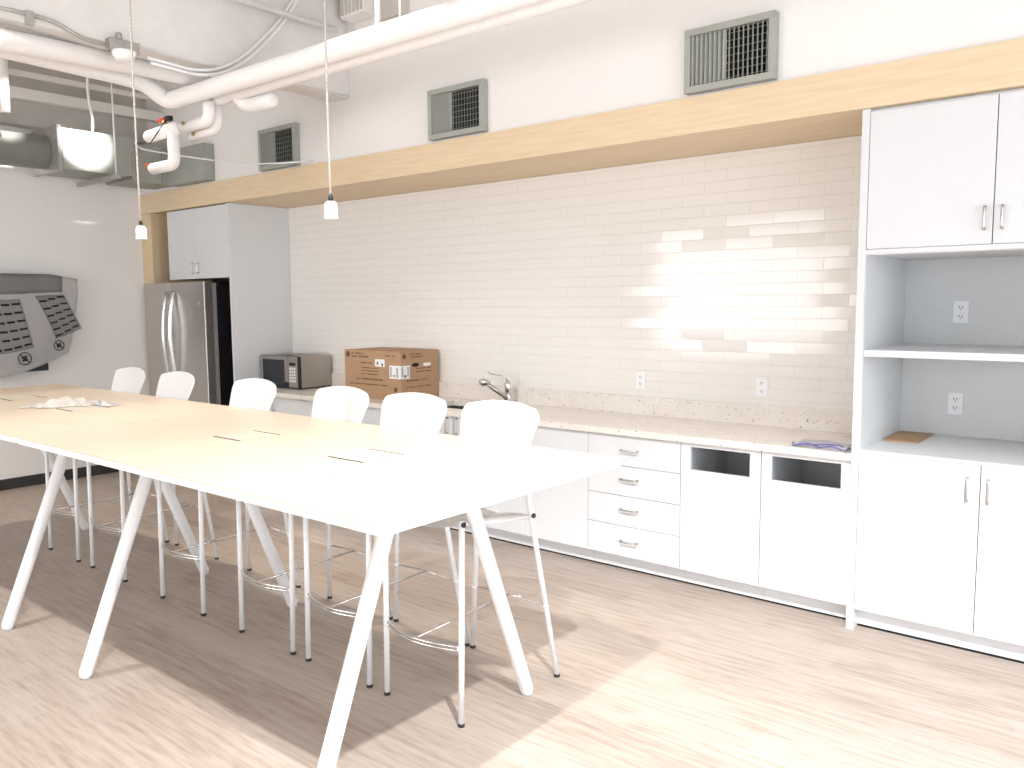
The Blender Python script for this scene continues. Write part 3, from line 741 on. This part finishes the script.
wire('conduit', 'pale conduit running along the bottom of the ceiling beam to the junction box', 'conduit', [(-5.075, -6, 3.30), (-5.075, -2.79, 3.292), (-5.07, -2.64, 3.222), (-5.07, -2.46, 3.224)], .011, 'galv', .1)
wire('conduit', 'straight thin conduit beyond the junction box on the ceiling beam', 'conduit', [(-5.08, -2.33, 3.262), (-5.08, -.66, 3.262)], .006, 'conduit')
wire('conduit', 'straight white conduit crossing high near the pendant cord', 'conduit', [(-5.02, -4.5, 3.70), (-5.02, -.80, 3.70)], .022, 'plastic')
for k_, (dy, dz, lb_) in enumerate(((0, 0, 'upper of two curved white flexible conduits swooping from the beam to the ceiling'), (.012, -.028, 'lower of two curved white flexible conduits swooping from the beam to the ceiling'))):
    P_ = [(-5.06, -2.255, 3.20), (-5.06, -1.956, 3.185), (-5.06, -1.776, 3.225), (-5.06, -1.584, 3.345), (-5.06, -1.403, 3.525), (-5.06, -1.249, 3.70), (-5.06, -1.12, 3.9), (-5.06, -1.0, H)]
    wire('flexible_conduit', lb_, 'conduit', [(x + .01 * k_, y + dy, z + dz) for x, y, z in P_], .010, 'plastic', .12)
t = thing('junction_box_light', 'small frosted dome lamp on a metal junction box on the ceiling beam', 'lamp', (-5.07, -2.42, 3.22))
at(t, B().m('galv').box(-5.094, -5.03, -2.50, -2.32, 3.195, 3.265, .004).make('junction_box'))
at(t, B().m('glow').lathe([(.012, -.055), (.05, -.045), (.066, -.02), (.07, 0)], (-5.03, -2.42, 3.195)).make('dome'))
at(t, B().m('galv').lathe([(.018, 0), (.018, .04)], (-5.06, -2.43, 3.265), seg=10).make('knockout'))
o = B().m('galv').box(-5.094, -5.06, -2.94, -2.90, 3.235, 3.31, .003).make('pipe_clamp'); tag(o, 'small metal conduit clamp on the ceiling beam near the left edge', 'clamp')
# ribbed panel, pipe and rods above the thick pipe
t = thing('ribbed_wall_duct', 'ribbed pale metal duct high on the bulkhead above the thick pipes', 'duct', (-4.87, BH, 3.9))
b = B().m('pipe').box(-5.0, -4.74, BH - .14, BH - .002, 3.78, H)
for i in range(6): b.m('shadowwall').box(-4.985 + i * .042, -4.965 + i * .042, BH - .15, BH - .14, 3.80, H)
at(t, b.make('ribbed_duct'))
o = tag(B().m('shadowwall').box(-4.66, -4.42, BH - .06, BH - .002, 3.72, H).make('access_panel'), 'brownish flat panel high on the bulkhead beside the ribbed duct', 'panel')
o = tag(B().m('plastic').tube([(-3.60, -1.683, 3.155), (-3.60, -1.683, H)], .017, 12).make('drop_pipe'), 'white vertical pipe dropping onto the thick pipes beside the ribbed duct', 'pipe')
o = tag(B().m('plastic').tube([(-3.42, -1.683, 3.155), (-3.42, -1.683, H)], .007, 8).make('hanger_rod'), 'thin white hanger rod right of the vertical white pipe', 'hanger rod')

# ------------------------------------------------------------------ light
W = bpy.data.worlds.new('World'); S.world = W; W.use_nodes = True
bg = W.node_tree.nodes['Background']; bg.inputs['Color'].default_value = (.95, .97, 1, 1)
def area(loc, rot, sx, sy, power, col):
    l = bpy.data.lights.new('window_daylight', 'AREA'); l.shape = 'RECTANGLE'; l.size = sx; l.size_y = sy; l.energy = power; l.color = col
    o = bpy.data.objects.new('window_daylight', l); COL.objects.link(o); o.location = loc; o.rotation_euler = rot; return o
def spot(loc, to, power, col, ang=120, blend=.5, r=.04):
    l = bpy.data.lights.new('ceiling_or_added_spot', 'SPOT'); l.energy = power; l.color = col; l.shadow_soft_size = r
    l.spot_size = math.radians(ang); l.spot_blend = blend
    o = bpy.data.objects.new('ceiling_or_added_spot', l); COL.objects.link(o); o.location = loc
    o.rotation_euler = (Vector(to) - Vector(loc)).to_track_quat('-Z', 'Y').to_euler(); return o
LP = [88, 26, 80, 95, 460, 240, 220, 1080, 520, 4.3, 230, 165]  # power of each light
DAY, WARM, NEUT = (.74, .86, 1), (1, .90, .78), (1, .985, .975)
bg.inputs['Strength'].default_value = LP[9]
for i, (w0, w1, z0, z1) in enumerate(wins_front):
    area(((w0 + w1) / 2, YF + .02, (z0 + z1) / 2), (PI / 2, 0, 0), w1 - w0, z1 - z0, LP[i], (.97, .98, 1))
for i, (w0, w1, z0, z1) in enumerate(wins_right):
    area((XR - .02, (w0 + w1) / 2, (z0 + z1) / 2), (PI / 2, 0, PI / 2), w1 - w0, z1 - z0, LP[2 + i], DAY)
spot((-1.05, -4.30, 3.98), (-1.9, -3.7, 0), LP[4], NEUT, 98, .5)
spot((-3.40, -2.15, 4.10), (-3.4, -2.75, 0), LP[5], WARM, 70, .5)
spot((-6.30, -2.15, 4.10), (-6.1, -2.75, 0), LP[6], WARM, 76, .5)
spot((.20, -4.10, 3.95), (-.35, -3.1, 0), LP[7], (.95, .975, 1), 88, .8)  # added to whiten the right floor in place of low window daylight
spot((-6.2, -2.0, 3.55), (-7.7, -1.5, 3.08), LP[8], NEUT, 17, .3)  # hidden behind the pipe, added to light the air unit box
spot((-6.4, -2.2, 3.9), (-7.8, -2.1, 3.2), LP[8] * .8, NEUT, 12, .4)  # second hidden spot, added to brighten the round duct
spot((-4.60, -4.30, 3.98), (-4.6, -3.3, 0), LP[10], NEUT, 105, .45)

spot((-1.05, -1.95, 3.98), (-1.7, -3.2, 0), LP[11], NEUT, 66, .4)

# ------------------------------------------------------------------ camera
cam = bpy.data.cameras.new('camera'); co = bpy.data.objects.new('camera', cam); COL.objects.link(co)
f_, yaw, pitch, roll = 828.987, .686218, -.0991667, -.008080
cy, sy, cp, sp = math.cos(yaw), math.sin(yaw), math.cos(pitch), math.sin(pitch)
fwd = Vector((-sy * cp, cy * cp, sp)); rt = Vector((cy, sy, 0)); up = rt.cross(fwd)
cr, sr = math.cos(roll), math.sin(roll)
r2 = rt * cr + up * sr; u2 = -rt * sr + up * cr
mw = Matrix((r2, u2, -fwd)).transposed().to_4x4(); mw.translation = (.00555, -4.92996, 1.68885)
co.matrix_world = mw
cam.sensor_fit = 'HORIZONTAL'; cam.sensor_width = 36; cam.lens = f_ / 1024 * 36; cam.clip_start = .05
S.camera = co
S.view_settings.view_transform = 'Standard'; S.view_settings.look = 'None'; S.view_settings.gamma = 1
S.view_settings.use_curve_mapping = False
S.view_settings.exposure = 0.0
